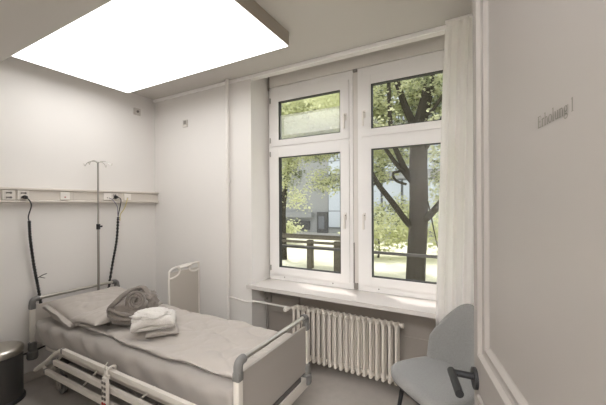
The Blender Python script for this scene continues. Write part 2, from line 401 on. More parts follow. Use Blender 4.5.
rt = thing('radiator', 'cream tubular column radiator under the window', 'radiator', (-1.0, 2.7, 0))
N = 19; sp = .0545; rx0 = -1.555
sec = None
for i in range(N):
    x = rx0+i*sp
    if i == 0:
        b = nb()
        for yy in (2.622, 2.70): tube(b, smooth_path([(0, yy, .125), (0, yy, .15), (0, yy, .55), (0, yy, .575)], 2), [.0165, .014, .013, .013, .013, .014, .0165], 12)
        for zz in (.115, .58):
            tube(b, [(0, 2.602, zz), (0, 2.61, zz), (0, 2.622, zz), (0, 2.695, zz), (0, 2.707, zz), (0, 2.717, zz)], [.008, .015, .019, .019, .015, .008], 12)
        sec = obj('section', b, M['rad'], rt, True); sec.location.x = x
    else:
        c = sec.copy(); C.collection.objects.link(c); c.location.x = x
b = nb()
for zz in (.115, .58): tube(b, [(rx0-.01, 2.675, zz), (rx0+(N-1)*sp+.045, 2.675, zz)], .017, 12)
for x in (rx0+.03, rx0+(N-1)*sp-.03): box(b, x-.012, x+.012, 2.68, 2.83, .10, .125)
obj('header', b, M['rad'], rt, True)
b = nb(); tube(b, [(rx0+.04+(N-1)*sp-.012, 2.675, .58), (rx0+.05+(N-1)*sp, 2.675, .58)], .022, 12); obj('end_plug', b, M['rad'], rt, True)
b = nb(); tube(b, [(-1.60, 2.62, .575), (-1.58, 2.668, .578), (rx0, 2.675, .58)], .011, 12)
obj('valve', b, M['rad'], rt, True)
b = nb(); tube(b, [(-1.60, 2.625, .575), (-1.612, 2.60, .572), (-1.622, 2.572, .570), (-1.626, 2.56, .569)], [.012, .019, .023, .017], 16); obj('thermostat_knob', b, M['white'], rt, True)

# ------------------------------------------------------------------ curtain
t = thing('curtain', 'white sheer floor-length curtain hanging right of window beside door', 'curtain', (.05, 2.5, 0))
b = nb()
nx, nz = 120, 24; g = []
for j in range(nz+1):
    f = j/nz; z = .03+f*(2.914-.03); row = []
    xl = -.275+.085*f**1.2+.02*max(0, f-.9)*5
    for i in range(nx+1):
        u = i/nx; x = xl+(u)*(.42-xl)
        ph = u*2*PI*8.5
        pinch = 1-.75*max(0, (f-.9)/.1)
        y = 2.503+.021*pinch*(math.sin(ph+.4*math.sin(u*9))+.25*math.sin(2.3*ph+f*2))+.004*math.sin(u*40+f*3)
        row.append(b.verts.new((x, y, z)))
    g.append(row)
for j in range(nz):
    for i in range(nx): b.faces.new((g[j][i], g[j][i+1], g[j+1][i+1], g[j+1][i]))
obj('cloth', b, M['curtain'], t, True, False)
for k in range(9):
    x = -.17+k*.045; obj('heading_pleat', box(nb(), x-.004, x+.004, 2.480, 2.492, 2.880, 2.912, .001), M['curtain'], t)
b = nb(); box(b, -1.9, .9, 2.483, 2.505, 2.91, H, .002) if False else box(b, -.185, .9, 2.490, 2.520, 2.916, H-.001, .002)
tag(obj('curtain_track', b, M['frame']), 'short white curtain track on ceiling above the curtain', 'curtain track')

# ------------------------------------------------------------------ hospital bed
bed = thing('hospital_bed', 'white and grey hospital bed with steel end rails', 'bed', (-2.3, 1.65, 0))
YN, YF = 1.275, 2.03; XH, XF = -3.48, -1.10
def end_board(X, panel_m, z0, pz0, pz1, nm, sgn, zt):
    br = obj(nm, box(nb(), X-.009, X+.009, YN+.02, YF-.02, pz0, pz1, .004), panel_m, bed)
    for y in (YN, YF):
        b = nb(); box(b, X-.019, X+.019, y-.019, y+.019, z0, .685, .010); obj('post', b, M['bedwhite'], br, True)
        s = 1 if y == YN else -1
        b = nb(); box(b, X-.022, X+.022, y-.022, y+.022, .668, .715, .008)
        tube(b, smooth_path([(X, y, .69), (X, y+s*.002, zt-.024), (X, y+s*.018, zt-.004), (X, y+s*.05, zt)], 4), [.025]*12+[.022], 14)
        obj('corner_cap', b, M['bedgrey'], br, True)
    b = nb(); tube(b, [(X, YN+.03, zt), (X, YF-.03, zt)], .0155, 16); obj('top_rail', b, M['chrome'], br, True)
    for y in (YN, YF):
        b = nb()
        lathe(b, [(.02, z0+.10), (.03, z0+.09), (.033, z0+.03), (.028, z0+.02), (.04, z0+.01), (.042, z0-.04), (.036, z0-.055), (.02, z0-.06)], X-sgn*.0, y, 20)
        obj('bumper', b, M['bedgrey'], br, True)
    return br
end_board(XH, M['headpanel'], .28, .36, .70, 'headboard', -1, .756)
fb = end_board(XF, M['bedpanel'], .33, .37, .702, 'footboard', 1, .768)
b = nb(); box(b, XF-.02, XF+.02, YN, YF, .255, .335, .008); obj('cross_beam', b, M['bedwhite'], fb, True)
b = nb(); box(b, XF-.012, XF+.014, YN+.02, YF-.10, .336, .368, .004); obj('extension_rail', b, M['chassis'], fb)
# mattress platform, underframe
b = nb()
box(b, -3.30, -1.14, 1.30, 1.335, .335, .376, .006); box(b, -3.44, -1.14, 1.96, 1.995, .335, .376, .006)
for x in (-3.42, -2.85, -2.3, -1.75, -1.18): box(b, x-.02, x+.02, 1.335, 1.96, .335, .36)
obj('mattress_frame', b, M['bedwhite'], bed)
b = nb()
for k in range(16):
    x = -3.36+k*.14; box(b, x-.045, x+.045, 1.34, 1.955, .36, .375)
obj('slat_deck', b, M['chassis'], bed)
b = nb()
box(b, -3.2, -1.5, 1.42, 1.47, .20, .26, .006); box(b, -3.2, -1.5, 1.83, 1.88, .20, .26, .006)
for x in (-3.2, -1.5): box(b, x-.03, x+.03, 1.33, 1.95, .19, .25, .006)
box(b, -2.95, -2.87, 1.5, 1.8, .25, .335, .01); box(b, -1.85, -1.77, 1.5, 1.8, .25, .335, .01)
box(b, -2.7, -2.2, 1.55, 1.72, .23, .33, .02)
for a, c in (((-3.1, .25), (-2.5, .33)), ((-1.6, .25), (-2.2, .33))):
    for y in (1.45, 1.85): tube(b, [(a[0], y, a[1]), (c[0], y, c[1])], .02, 8)
obj('underframe', b, M['chassis'], bed)
for q in ((XH, -3.2, 1.5, 1.54, .30, .335), (XH, -3.2, 1.77, 1.81, .30, .335), (-1.5, XF-.02, 1.5, 1.54, .29, .325), (-1.5, XF-.02, 1.77, 1.81, .29, .325)):
    obj('end_bracket', box(nb(), *q), M['bedwhite'], bed)
def caster(x, y):
    b = nb(); tube(b, [(x, y, .24), (x, y, .13)], .018, 10); box(b, x-.035, x+.035, y-.026, y-.018, .05, .135, .003); box(b, x-.035, x+.035, y+.018, y+.026, .05, .135, .003); box(b, x-.03, x+.03, y-.026, y+.026, .125, .14)
    c = obj('caster', b, M['bedgrey'], bed)
    b = nb(); tube(b, [(x, y-.016, .068), (x, y-.012, .068), (x, y+.012, .068), (x, y+.016, .068)], [.056, .068, .068, .056], 28); obj('wheel', b, M['bedgrey'], c, True)
    obj('fender', box(nb(), x-.045, x+.05, y-.031, y-.026, .06, .185, .002), M['box'], c)
    b = nb(); tube(b, [(x, y-.034, .068), (x, y-.014, .068)], .022, 20); obj('hub', b, M['box'], c, True)
for x, y in ((-3.09, 1.335), (-3.2, 1.945), (-1.5, 1.335), (-1.5, 1.945)): caster(x, y)
# lowered side rail on the near side
def side_rail(y, s):
    sr = None
    for (xs, z, xe) in ((-2.755, .485, -1.22), (-2.895, .370, -1.36), (-3.03, .262, -1.5)):
        b = nb(); box(b, xs, xe, y-.014, y+.014, z-.019, z+.019, .008)
        if sr is None: sr = obj('side_rail', b, M['bedwhite'], bed, True)
        else: obj('rail_bar', b, M['bedwhite'], sr, True)
        b = nb(); box(b, xs-.022, xs+.004, y-.013, y+.013, z-.018, z+.018, .005); obj('end_plug', b, M['bedgrey'], sr, True)
    for xs in (-2.79, -2.30, -1.75):
        b = nb(); tube(b, [(xs+.03, y+s*.025, .485), (xs-.24, y+s*.025, .262)], .010, 8, flat=.6)
        obj('folding_arm', b, M['bedwhite'], sr, True)
    return sr
sr = side_rail(1.2, 1)
b = nb(); tube(b, smooth_path([(-2.80, 1.215, .478), (-2.92, 1.215, .42), (-3.12, 1.215, .29), (-3.26, 1.215, .21)], 4), .016, 10); tube(b, [(-3.13, 1.215, .285), (-3.05, 1.21, .262)], .013, 8); obj('release_lever', b, M['bedwhite'], sr, True)
side_rail(2.085, -1)

# IV pole, standing in the bed head socket
t = thing('iv_pole', 'slim steel infusion pole with four hooks at bed head', 'infusion pole', (-3.41, 1.81, .5))
b = nb(); tube(b, [(-3.435, 1.815, .46), (-3.435, 1.815, 1.38)], .0115, 12); obj('lower_tube', b, M['steel'], t, True)
b = nb(); tube(b, [(-3.435, 1.815, 1.35), (-3.435, 1.815, 2.045)], .0085, 12); obj('upper_tube', b, M['steel'], t, True)
b = nb(); tube(b, [(-3.435, 1.815, 1.345), (-3.435, 1.815, 1.40)], .018, 12); tube(b, [(-3.435, 1.815, 1.375), (-3.425, 1.85, 1.375)], .009, 8); obj('clamp_collar', b, M['black'], t, True)
b = nb()
for k in range(4):
    a = R(30+90*k); c_, s_ = math.cos(a), math.sin(a)
    tube(b, [(-3.435+c_*d, 1.815+s_*d, z) for d, z in [(0, 2.035), (.03, 2.05), (.07, 2.053), (.11, 2.038), (.128, 2.015), (.132, 2.005), (.14, 2.012), (.145, 2.03)]], .0035, 6)
obj('hooks', b, M['chrome'], t, True)

# ------------------------------------------------------------------ bedding
def cloth_slab(name, m, xs, ycurve, z0, th, ztop, nu=90, nv_=44, wr=.008, edge=.5):
    """closed quilt-like slab: profile runs across y, stations along x"""
    b = nb(); rings = []
    for i in range(nu+1):
        u = i/nu; x = xs(u); yn, yf = ycurve(u); ring_ = []
        e = min(u, 1-u)*nu; ef = min(1, (e/4.0))**.5 if e < 4 else 1
        for k in range(nv_*2):
            if k < nv_: v = k/(nv_-1); side = 1
            else: v = 1-(k-nv_)/(nv_-1); side = -1
            y = yn+(yf-yn)*v; d = min(v, 1-v)*(yf-yn)
            rr = min(1, d/(th*edge)); h = math.sqrt(max(0, 1-(1-rr)**2))
            z = z0(x, y)+th/2*(1+side*h*ef*(1 if side > 0 else 1))
            if side > 0: z += ztop(x, y)*h*ef
            ring_.append(b.verts.new((x, y, z)))
        rings.append(ring_)
    n = nv_*2
    for a, c in zip(rings, rings[1:]):
        for k in range(n): b.faces.new((a[k], a[(k+1) % n], c[(k+1) % n], c[k]))
    b.faces.new(rings[0]); b.faces.new(rings[-1])
    return obj(name, b, m, None, True, False)
# mattress: rounded box wrapped in a grey sheet
b = nb()
def mattress():
    nu, nv_ = 150, 72; x0, x1, y0, y1, z0, z1 = -3.43, -1.135, 1.262, 2.035, .378, .588
    r = .055; rings = []
    # rounded profile in y-z
    prof = []
    def arc(cy, cz, a0, a1, n=6):
        for k in range(n+1):
            a = R(a0+(a1-a0)*k/n); prof.append((cy+r*math.cos(a), cz+r*math.sin(a)))
    arc(y1-r, z1-r, 0, 90)
    for k in range(1, 30): prof.append((y1-r+(y0-y1+2*r)*k/30, z1))
    arc(y0+r, z1-r, 90, 180)
    for k in range(1, 5): prof.append((y0, z1-r+(z0-z1+2*r)*k/5))
    arc(y0+r, z0+r, 180, 270, 4)
    for k in range(1, 8): prof.append((y0+r+(y1-y0-2*r)*k/8, z0))
    arc(y1-r, z0+r, 270, 360, 4)
    cyc, cz = (y0+y1)/2, (z0+z1)/2
    for i in range(nu+1):
        u = i/nu; x = x0+(x1-x0)*u
        e = min(x-x0, x1-x); q = 1 if e > r else math.sqrt(max(0, 1-(1-e/r)**2))
        ring_ = []
        for (y, z) in prof:
            yy = y+(-(r*(1-q)) if y > cyc else r*(1-q)); zz = z+(-(r*(1-q)) if z > cz else r*(1-q)*.6)
            n1 = fbm(x, y*2, z*2, 3.0); 
            side = 1 if y < y0+.03 else 0
            wv = math.sin(x*26+z*34+3*noise.noise(Vector((x*2, 0, z*3))))
            dy = -.018*side*wv*max(0, noise.noise(Vector((x*1.6, 5, 0)))+.45)
            dy += -.012*side*n1
            zz += .006*fbm(x, y, 1, 5)*(1 if z > cz else 0)
            ring_.append(b.verts.new((x, yy+dy, zz)))
        rings.append(ring_)
    n = len(prof)
    for a, c in zip(rings, rings[1:]):
        for k in range(n): b.faces.new((a[k], a[(k+1) % n], c[(k+1) % n], c[k]))
    b.faces.new(rings[0]); b.faces.new(rings[-1])
mattress()
tag(obj('mattress', b, M['sheet'], None, True, False), 'long mattress in grey fitted sheet lying on the hospital bed', 'mattress')
def wr(x, y):
    a = abs(noise.noise(Vector((x*3.0+y*1.5, y*4.5-x*.8, 3))))
    c = abs(noise.noise(Vector((x*7, y*6, 9))))
    r = -.020*(1-a)**6 + .012*fbm(x, y, 2, 2.5) - .010*(1-c)**5
    return r
def dz0(x, y):
    return .590+.004*noise.noise(Vector((x*3, y*3, 0)))
cl = cloth_slab('duvet', M['duvet'], lambda u: -2.93+u*(1.785), lambda u: (1.345+.012*math.sin(u*9)+.008*math.sin(u*27), 2.03+.006*math.sin(u*12)), dz0, .038, wr, nu=150, nv_=80, edge=.7)
tag(cl, 'grey duvet spread over the lower part of the bed', 'duvet')
# rumpled turned-back head end of the duvet
def pillow(name, cx, cy, cz, lx, ly, lz, rx, ry, rz, m, label, seed, open_end=False):
    b = nb(); bmesh.ops.create_grid(b, x_segments=40, y_segments=40, size=1)
    top = {}
    b.free(); b = nb(); n = 44; g = [[], []]
    for s in (0, 1):
        for i in range(n+1):
            row = []
            for j in range(n+1):
                u = -1+2*i/n; v = -1+2*j/n
                cx_ = 1-.10*(v*v)*(abs(u)**3); 
                hgt = ((1-u**4)*(1-v**4))**.5 if abs(u) < 1 and abs(v) < 1 else 0
                x = u*lx/2*(1-.06*(1-v*v)*abs(u)); y = v*ly/2*(1-.05*(1-u*u)*abs(v))
                z = (1 if s else -.55)*hgt*lz/2
                z += (.012*fbm(u+seed, v, 0, 1.6)-.010*(1-abs(noise.noise(Vector((u*2.3+seed, v*2, 4)))))**6)*hgt*(1 if s else .3)
                row.append(b.verts.new((x, y, z)))
            g[s].append(row)
    for s in (0, 1):
        for i in range(n):
            for j in range(n): b.faces.new((g[s][i][j], g[s][i+1][j], g[s][i+1][j+1], g[s][i][j+1]))
    bmesh.ops.remove_doubles(b, verts=b.verts[:], dist=.0012)
    if open_end:   # flap of the pillowcase sticking out past the filling
        for s in (-1, 1):
            gg = []
            for i in range(25):
                row = []
                for j in range(5):
                    u = -1+2*i/24; q = j/4
                    row.append(b.verts.new((u*lx/2*.97, -ly/2+.015-.05*q, s*(.004+.016*q*(1-u*u))+.006*math.sin(u*7+s)*q)))
                gg.append(row)
            for i in range(24):
                for j in range(4): b.faces.new((gg[i][j], gg[i+1][j], gg[i+1][j+1], gg[i][j+1]))
    mt = Matrix.Translation((cx, cy, cz)) @ Matrix.Rotation(R(rz), 4, 'Z') @ Matrix.Rotation(R(ry), 4, 'Y') @ Matrix.Rotation(R(rx), 4, 'X')
    bmesh.ops.transform(b, matrix=mt, verts=b.verts[:])
    return tag(obj(name, b, m, None, True, False), label, 'pillow')
pillow('pillow', -3.11, 1.665, .652, .56, .66, .17, 0, 9, -3, M['pillow'], 'large grey pillow leaning against the headboard', 1.3, True)
pillow('pillow', -2.735, 1.62, .668, .36, .62, .11, 0, -2, 2, M['duvet'], 'flat grey cushion between the large pillow and the robe', 7.7)

# ------------------------------------------------------------------ robe and towels
def spiral_roll(bm, c, axis, up, r0, r1, turns, length, th, seed=0, nseg=26):
    """a rolled cloth: spiral strip with thickness, extruded along axis"""
    c = Vector(c); axis = Vector(axis).normalized(); u = (Vector(up)-axis*Vector(up).dot(axis)).normalized(); v = axis.cross(u)
    n = int(turns*nseg); nl = 10; outer = []; inner = []
    for i in range(n+1):
        a = 2*PI*turns*i/n; rr = r0+(r1-r0)*i/n
        ro, ri = [], []
        for k in range(nl+1):
            q = -1+2*k/nl; bulge = 1-.10*q*q
            wob = .05*noise.noise(Vector((math.cos(a)*1.5+seed, math.sin(a)*1.5, q*2)))
            off = axis*(q*length/2+.012*noise.noise(Vector((a*.7, seed, q))))
            d = u*math.cos(a)+v*math.sin(a)*.92
            ro.append(bm.verts.new(c+off+d*(rr*bulge*(1+wob)+th/2))); ri.append(bm.verts.new(c+off+d*(rr*bulge*(1+wob)-th/2)))
        outer.append(ro); inner.append(ri)
    for i in range(n):
        for k in range(nl):
            bm.faces.new((outer[i][k], outer[i+1][k], outer[i+1][k+1], outer[i][k+1]))
            bm.faces.new((inner[i][k], inner[i][k+1], inner[i+1][k+1], inner[i+1][k]))
        bm.faces.new((outer[i][0], inner[i][0], inner[i+1][0], outer[i+1][0]))
        bm.faces.new((outer[i][nl], outer[i+1][nl], inner[i+1][nl], inner[i][nl]))
    for i in (0, n):
        for k in range(nl): bm.faces.new((outer[i][k], outer[i][k+1], inner[i][k+1], inner[i][k]))
def lump(bm, c, sx, sy, sz, rz, seed, layers=0, amp=.12, pw=2.6, tilt=0):
    """folded cloth bundle: superellipsoid with layered folds around it"""
    nu, nv_ = 72, 40; rings = []
    mt = Matrix.Translation(c) @ Matrix.Rotation(R(rz), 4, 'Z') @ Matrix.Rotation(R(tilt), 4, 'Y')
    def sp_(x, p): return math.copysign(abs(x)**(2/p), x)
    for j in range(1, nv_):
        ph = -PI/2+PI*j/nv_; row = []
        for i in range(nu):
            th = 2*PI*i/nu
            x = sp_(math.cos(ph), pw)*sp_(math.cos(th), pw); y = sp_(math.cos(ph), pw)*sp_(math.sin(th), pw); z = sp_(math.sin(ph), 2.2)
            k = 1+amp*fbm(x+seed, y, z, 1.6)
            if layers:
                q = z+.25*noise.noise(Vector((x*1.2+seed, y*1.2, 0)))+.22*x
                g = abs(math.sin(q*layers))
                k += .085*(g**.5-1)*math.cos(ph)**.5
            row.append(bm.verts.new(mt @ Vector((x*sx*k, y*sy*k, z*sz*(1+amp*.5*fbm(x, y+seed, z, 2)))))) 
        rings.append(row)
    bot = bm.verts.new(mt @ Vector((0, 0, -sz))); top = bm.verts.new(mt @ Vector((0, 0, sz)))
    for a, c2 in zip(rings, rings[1:]):
        for i in range(nu): bm.faces.new((a[i], a[(i+1) % nu], c2[(i+1) % nu], c2[i]))
    for i in range(nu):
        bm.faces.new((bot, rings[0][(i+1) % nu], rings[0][i])); bm.faces.new((top, rings[-1][i], rings[-1][(i+1) % nu]))
CAMD = Vector((2.35, -1.5, 0)).normalized()
SIDE = Vector((-CAMD.y, CAMD.x, 0))
rb = thing('bathrobe', 'folded taupe terry bathrobe with rolled centre on the bed', 'bathrobe', (-2.45, 1.60, .64))
RC = Vector((-2.50, 1.59, .735))
b = nb()
lump(b, RC+Vector((0, 0, .0)), .15, .17, .12, 32, 3.0, 7, .16)
lump(b, RC+SIDE*.09+CAMD*-.02+Vector((0, 0, .03)), .10, .10, .105, 20, 8.0, 6, .2)
obj('body', b, M['robe'], rb, True, False)
b = nb(); spiral_roll(b, RC+CAMD*.05+Vector((0, 0, .065))+SIDE*.02, CAMD*.95+Vector((0, 0, .35)), (0, 0, 1), .018, .082, 3.3, .20, .017, 2)
obj('rolled_collar', b, M['robe'], rb, True, False)
b = nb()
def band(pts, r, fl): tube(b, smooth_path([RC+CAMD*p[0]*.92+SIDE*p[1]*.84+Vector((0, 0, p[2]+.015)) for p in pts], 8), r, 12, flat=fl)
band([(.02, -.19, -.05), (.09, -.19, .03), (.11, -.15, .075), (.06, -.08, .12), (-.02, 0, .135), (-.05, .07, .12), (0, .12, .06)], .021, .6)
band([(.10, -.185, .035), (.15, -.10, .0), (.17, .0, -.015), (.15, .10, -.03)], .024, .55)
band([(.09, -.185, .0), (.15, -.11, -.035), (.18, .0, -.05), (.16, .1, -.06)], .026, .55)
band([(-.08, .02, .13), (-.02, .09, .15), (.02, .13, .11), (.02, .17, .05), (.0, .2, .0)], .026, .6)
obj('belt_folds', b, M['robe'], rb, True, False)
# towels: a folded grey one beneath, white terry one on top
TC = Vector((-2.15, 1.54, .660))
def folded(bm, c, ax, lx, ly, th, layers, seed, sag=.02):
    """towel folded back and forth; ax = direction of the folded edge"""
    ax = Vector(ax).normalized(); ay = Vector((-ax.y, ax.x, 0))
    path = []
    for k in range(layers):
        z = th*(k+.5); a, e = (-ly/2, ly/2) if k % 2 == 0 else (ly/2, -ly/2)
        for q in range(9): path.append((a+(e-a)*q/8, z))
        if k < layers-1:
            for q in range(1, 5):
                an = PI*q/5; path.append((e+math.copysign(th/2*math.sin(an), e), z+th/2*(1-math.cos(an))))
    nl = 24; th2 = th*.94
    T_, B_ = [], []
    for i, (y, z) in enumerate(path):
        p0 = path[max(0, i-1)]; p1 = path[min(len(path)-1, i+1)]
        d = Vector((p1[0]-p0[0], p1[1]-p0[1])).normalized(); nn = Vector((-d.y, d.x))
        r1, r2 = [], []
        for k in range(nl+1):
            q = -1+2*k/nl
            dz = .012*fbm(q+seed, y*6, z*6, 1.3)-sag*abs(q)**3*(z/(th*layers))+.012*noise.noise(Vector((q*1.5, y*8, seed)))*(z/(th*layers))
            dy = .012*noise.noise(Vector((q*2, seed, z*20)))
            for rr, s in ((r1, 1), (r2, -1)):
                rr.append(bm.verts.new(c+ax*(q*lx/2*(1+.05*noise.noise(Vector((seed, y*9, z*12)))))+ay*(y+dy+nn.x*s*th2/2)+Vector((0, 0, max(.002, z+nn.y*s*th2/2+dz)))))
        T_.append(r1); B_.append(r2)
    for i in range(len(path)-1):
        for k in range(nl):
            bm.faces.new((T_[i][k], T_[i+1][k], T_[i+1][k+1], T_[i][k+1])); bm.faces.new((B_[i][k], B_[i][k+1], B_[i+1][k+1], B_[i+1][k]))
        bm.faces.new((T_[i][0], B_[i][0], B_[i+1][0], T_[i+1][0])); bm.faces.new((T_[i][nl], T_[i+1][nl], B_[i+1][nl], B_[i][nl]))
    for i in (0, len(path)-1):
        for k in range(nl): bm.faces.new((T_[i][k], T_[i][k+1], B_[i][k+1], B_[i][k]))
b = nb(); folded(b, TC+CAMD*.06+SIDE*.05+Vector((0, 0, -.024)), SIDE*1+CAMD*.1, .22, .15, .016, 2, 4)
tag(obj('folded_towel', b, M['pillow'], None, True, False), 'thin folded grey towel under the white towel on the bed', 'towel')
b = nb(); folded(b, TC+Vector((0, 0, .010)), SIDE*1+CAMD*.15, .29, .17, .036, 3, 9, .045)
lump(b, TC+SIDE*-.02+CAMD*.02+Vector((0, 0, .105)), .135, .095, .045, 50, 5, 3, .22)
tag(obj('white_towel', b, M['towel'], None, True, False), 'folded white terry towel lying beside the bathrobe on the bed', 'towel')

# ------------------------------------------------------------------ hand control hanging on the side rail
t = thing('hand_control', 'pale handset with coloured buttons hooked over the bed side rail', 'remote control', (-2.14, 1.17, .4))
b = nb(); box(b, -2.145, -2.095, 1.148, 1.172, .262, .475, .009); obj('handset', b, M['socket'], t, True)
b = nb(); tube(b, smooth_path([(-2.12, 1.165, .47), (-2.12, 1.172, .515), (-2.12, 1.20, .525), (-2.12, 1.225, .515), (-2.12, 1.228, .49)], 4), .008, 8); tube(b, smooth_path([(-2.135, 1.165, .47), (-2.145, 1.172, .53), (-2.15, 1.19, .55)], 4), .004, 8); box(b, -2.145, -2.095, 1.16, 1.18, .46, .485, .004); obj('hook', b, M['bedwhite'], t, True)
for r_ in range(5):
    for c_ in range(2):
        x = -2.133+c_*.026; z = .44-r_*.034
        b = nb(); box(b, x-.009, x+.009, 1.144, 1.149, z-.008, z+.008, .002)
        obj('button', b, M['red'] if r_ == 4 else M['hole'], t)
b = nb(); tube(b, smooth_path([(-2.13, 1.165, .27), (-2.12, 1.175, .22), (-2.05, 1.22, .19), (-1.95, 1.28, .20), (-1.9, 1.36, .24), (-1.88, 1.42, .26)], 6), .004, 8); obj('cable', b, M['bedgrey'], t, True)

# ------------------------------------------------------------------ cables at the rail
def cable(name, pts, r, m, label, plug=None, coil=None):
    b = nb(); p = smooth_path(pts, 8); tube(b, p, r, 8); o = tag(obj(name, b, m, None, True), label, 'cable')
    if plug:
        b = nb(); tube(b, plug, [.014, .018, .015], 12); obj('plug', b, M['black'], o, True)
    if coil:
        b = nb(); q = smooth_path(coil, 26); rr = [.0115+.003*math.sin(k*1.9) for k in range(len(q))]; tube(b, q, rr, 10); obj('spiral_sleeve', b, M['blackr'], o, True)
    return o
X2 = X1+.02
o = cable('power_cable', [(X2+.01, 1.232, 1.668), (X2+.04, 1.242, 1.655), (X2+.045, 1.262, 1.60), (-3.51, 1.262, 1.50), (-3.50, 1.265, 1.45)], .005, M['black'], 'black power cable in spiral sleeve hanging behind near end of headboard',
      [(X2-.004, 1.226, 1.672), (X2+.012, 1.228, 1.672), (X2+.03, 1.232, 1.668)],
      [(-3.50, 1.264, 1.46), (-3.512, 1.275, 1.3), (-3.523, 1.305, 1.05), (-3.526, 1.335, .85), (-3.526, 1.36, .66)])
b = nb(); tube(b, [(-3.515, 1.325, .93), (-3.50, 1.36, .955), (-3.49, 1.39, .965)], .004, 6); tube(b, [(-3.50, 1.34, .94), (-3.49, 1.375, .925)], .003, 6); obj('cable_tie', b, M['black'], o, True)
o = cable('power_cable', [(X2+.01, 2.034, 1.684), (X2+.03, 2.05, 1.68), (X2+.034, 2.07, 1.64), (-3.51, 2.07, 1.50), (-3.51, 2.066, 1.45)], .0045, M['black'], 'black power cable hanging behind far end of headboard right of infusion pole',
      [(X2-.006, 2.022, 1.686), (X2+.01, 2.026, 1.686), (X2+.026, 2.034, 1.684)],
      [(-3.51, 2.066, 1.46), (-3.515, 2.05, 1.2), (-3.525, 2.01, .95), (-3.527, 1.965, .66)])
cable('data_cable', [(X1+.016, 1.96, 1.676), (X2+.02, 1.985, 1.655), (X2+.03, 2.03, 1.58), (-3.505, 2.058, 1.50), (-3.50, 2.062, 1.42)], .0035, M['violet'], 'thin violet data cable running from rail to the far power cable')
cable('data_cable', [(X1+.016, 2.165, 1.676), (X2+.02, 2.15, 1.655), (X2+.03, 2.11, 1.56), (-3.505, 2.088, 1.49), (-3.50, 2.08, 1.42)], .0035, M['yellow'], 'thin yellow data cable running from rail to the far power cable')
b = nb(); tube(b, smooth_path([(-3.527, 1.08, .30), (-3.525, 1.18, .275), (-3.525, 1.30, .275), (-3.525, 1.42, .29), (-3.52, 1.5, .30)], 6), .008, 8)
tag(obj('floor_cable', b, M['black'], None, True), 'black cable slung low behind the headboard near the pedal bin', 'cable')

# ------------------------------------------------------------------ folded tray panel beyond the bed
t = thing('bedside_table', 'folded white framed panel with handle grips standing beyond the bed', 'bedside table', (-2.72, 2.33, 0))
x = -2.72; y0, y1, zt = 2.11, 2.50, .955
b = nb(); box(b, x-.006, x+.006, y0+.012, y1-.012, .30, zt-.055, .002); obj('panel', b, M['headpanel'], t)
b = nb(); tube(b, smooth_path([(x, y0, .28), (x, y0, .6), (x, y0, zt-.075), (x, y0+.012, zt-.035), (x, y0+.06, zt-.012), (x, (y0+y1)/2, zt), (x, y1-.05, zt), (x, y1-.012, zt-.006), (x, y1, zt-.03), (x, y1, .6), (x, y1, .28)], 5), .0115, 10)
tube(b, [(x, y0, .29), (x, y1, .29)], .0115, 10)
fr = obj('frame', b, M['white'], t, True)
b = nb()
tube(b, smooth_path([(x, y0+.004, zt-.11), (x, y0+.05, zt-.108), (x, y0+.11, zt-.085), (x, y0+.13, zt-.045), (x, y0+.11, zt-.014)], 6), .0125, 10)
tube(b, smooth_path([(x, y1-.004, zt-.075), (x, y1-.06, zt-.085), (x, y1-.12, zt-.07), (x, y1-.135, zt-.035), (x, y1-.11, zt-.006)], 6), .0125, 10)
tube(b, [(x, y0+.12, zt-.018), (x, y1-.12, zt-.012)], .024, 10, flat=.6)
obj('grip', b, M['white'], t, True)
b = nb(); box(b, x-.03, x+.03, y0+.02, y1-.02, .055, .09, .006); tube(b, [(x, y0+.06, .08), (x, y0+.06, .29)], .014, 8); tube(b, [(x, y1-.06, .08), (x, y1-.06, .29)], .014, 8); box(b, x-.2, x+.12, y0+.02, y0+.05, .05, .08, .006); box(b, x-.2, x+.12, y1-.05, y1-.02, .05, .08, .006); obj('stand', b, M['white'], t)
for dx in (-.18, .1):
    for yy in (y0+.035, y1-.035):
        b = nb(); tube(b, [(x+dx, yy-.012, .025), (x+dx, yy+.012, .025)], .025, 16); obj('caster', b, M['bedgrey'], t, True)

# ------------------------------------------------------------------ pedal bin
t = thing('pedal_bin', 'dark pedal bin with domed steel lid by left wall', 'waste bin', (-3.385, 1.02, 0))
cx, cy = -3.385, 1.02
b = nb(); lathe(b, [(.145, .03), (.15, .035), (.15, .385), (.148, .39)], cx, cy, 48); obj('body', b, M['bin'], t, True)
b = nb(); lathe(b, [(.155, 0), (.165, .006), (.165, .025), (.155, .034)], cx, cy, 48); obj('base_ring', b, M['black'], t, True)
b = nb(); lathe(b, [(.153, .388), (.156, .392), (.156, .428), (.150, .437), (.128, .449), (.09, .458), (.04, .463), (.005, .464)], cx, cy, 48); obj('lid', b, M['chrome'], t, True)
b = nb(); box(b, cx+.02, cx+.10, cy-.21, cy-.14, .012, .022, .003, None); obj('pedal', b, M['chrome'], t)

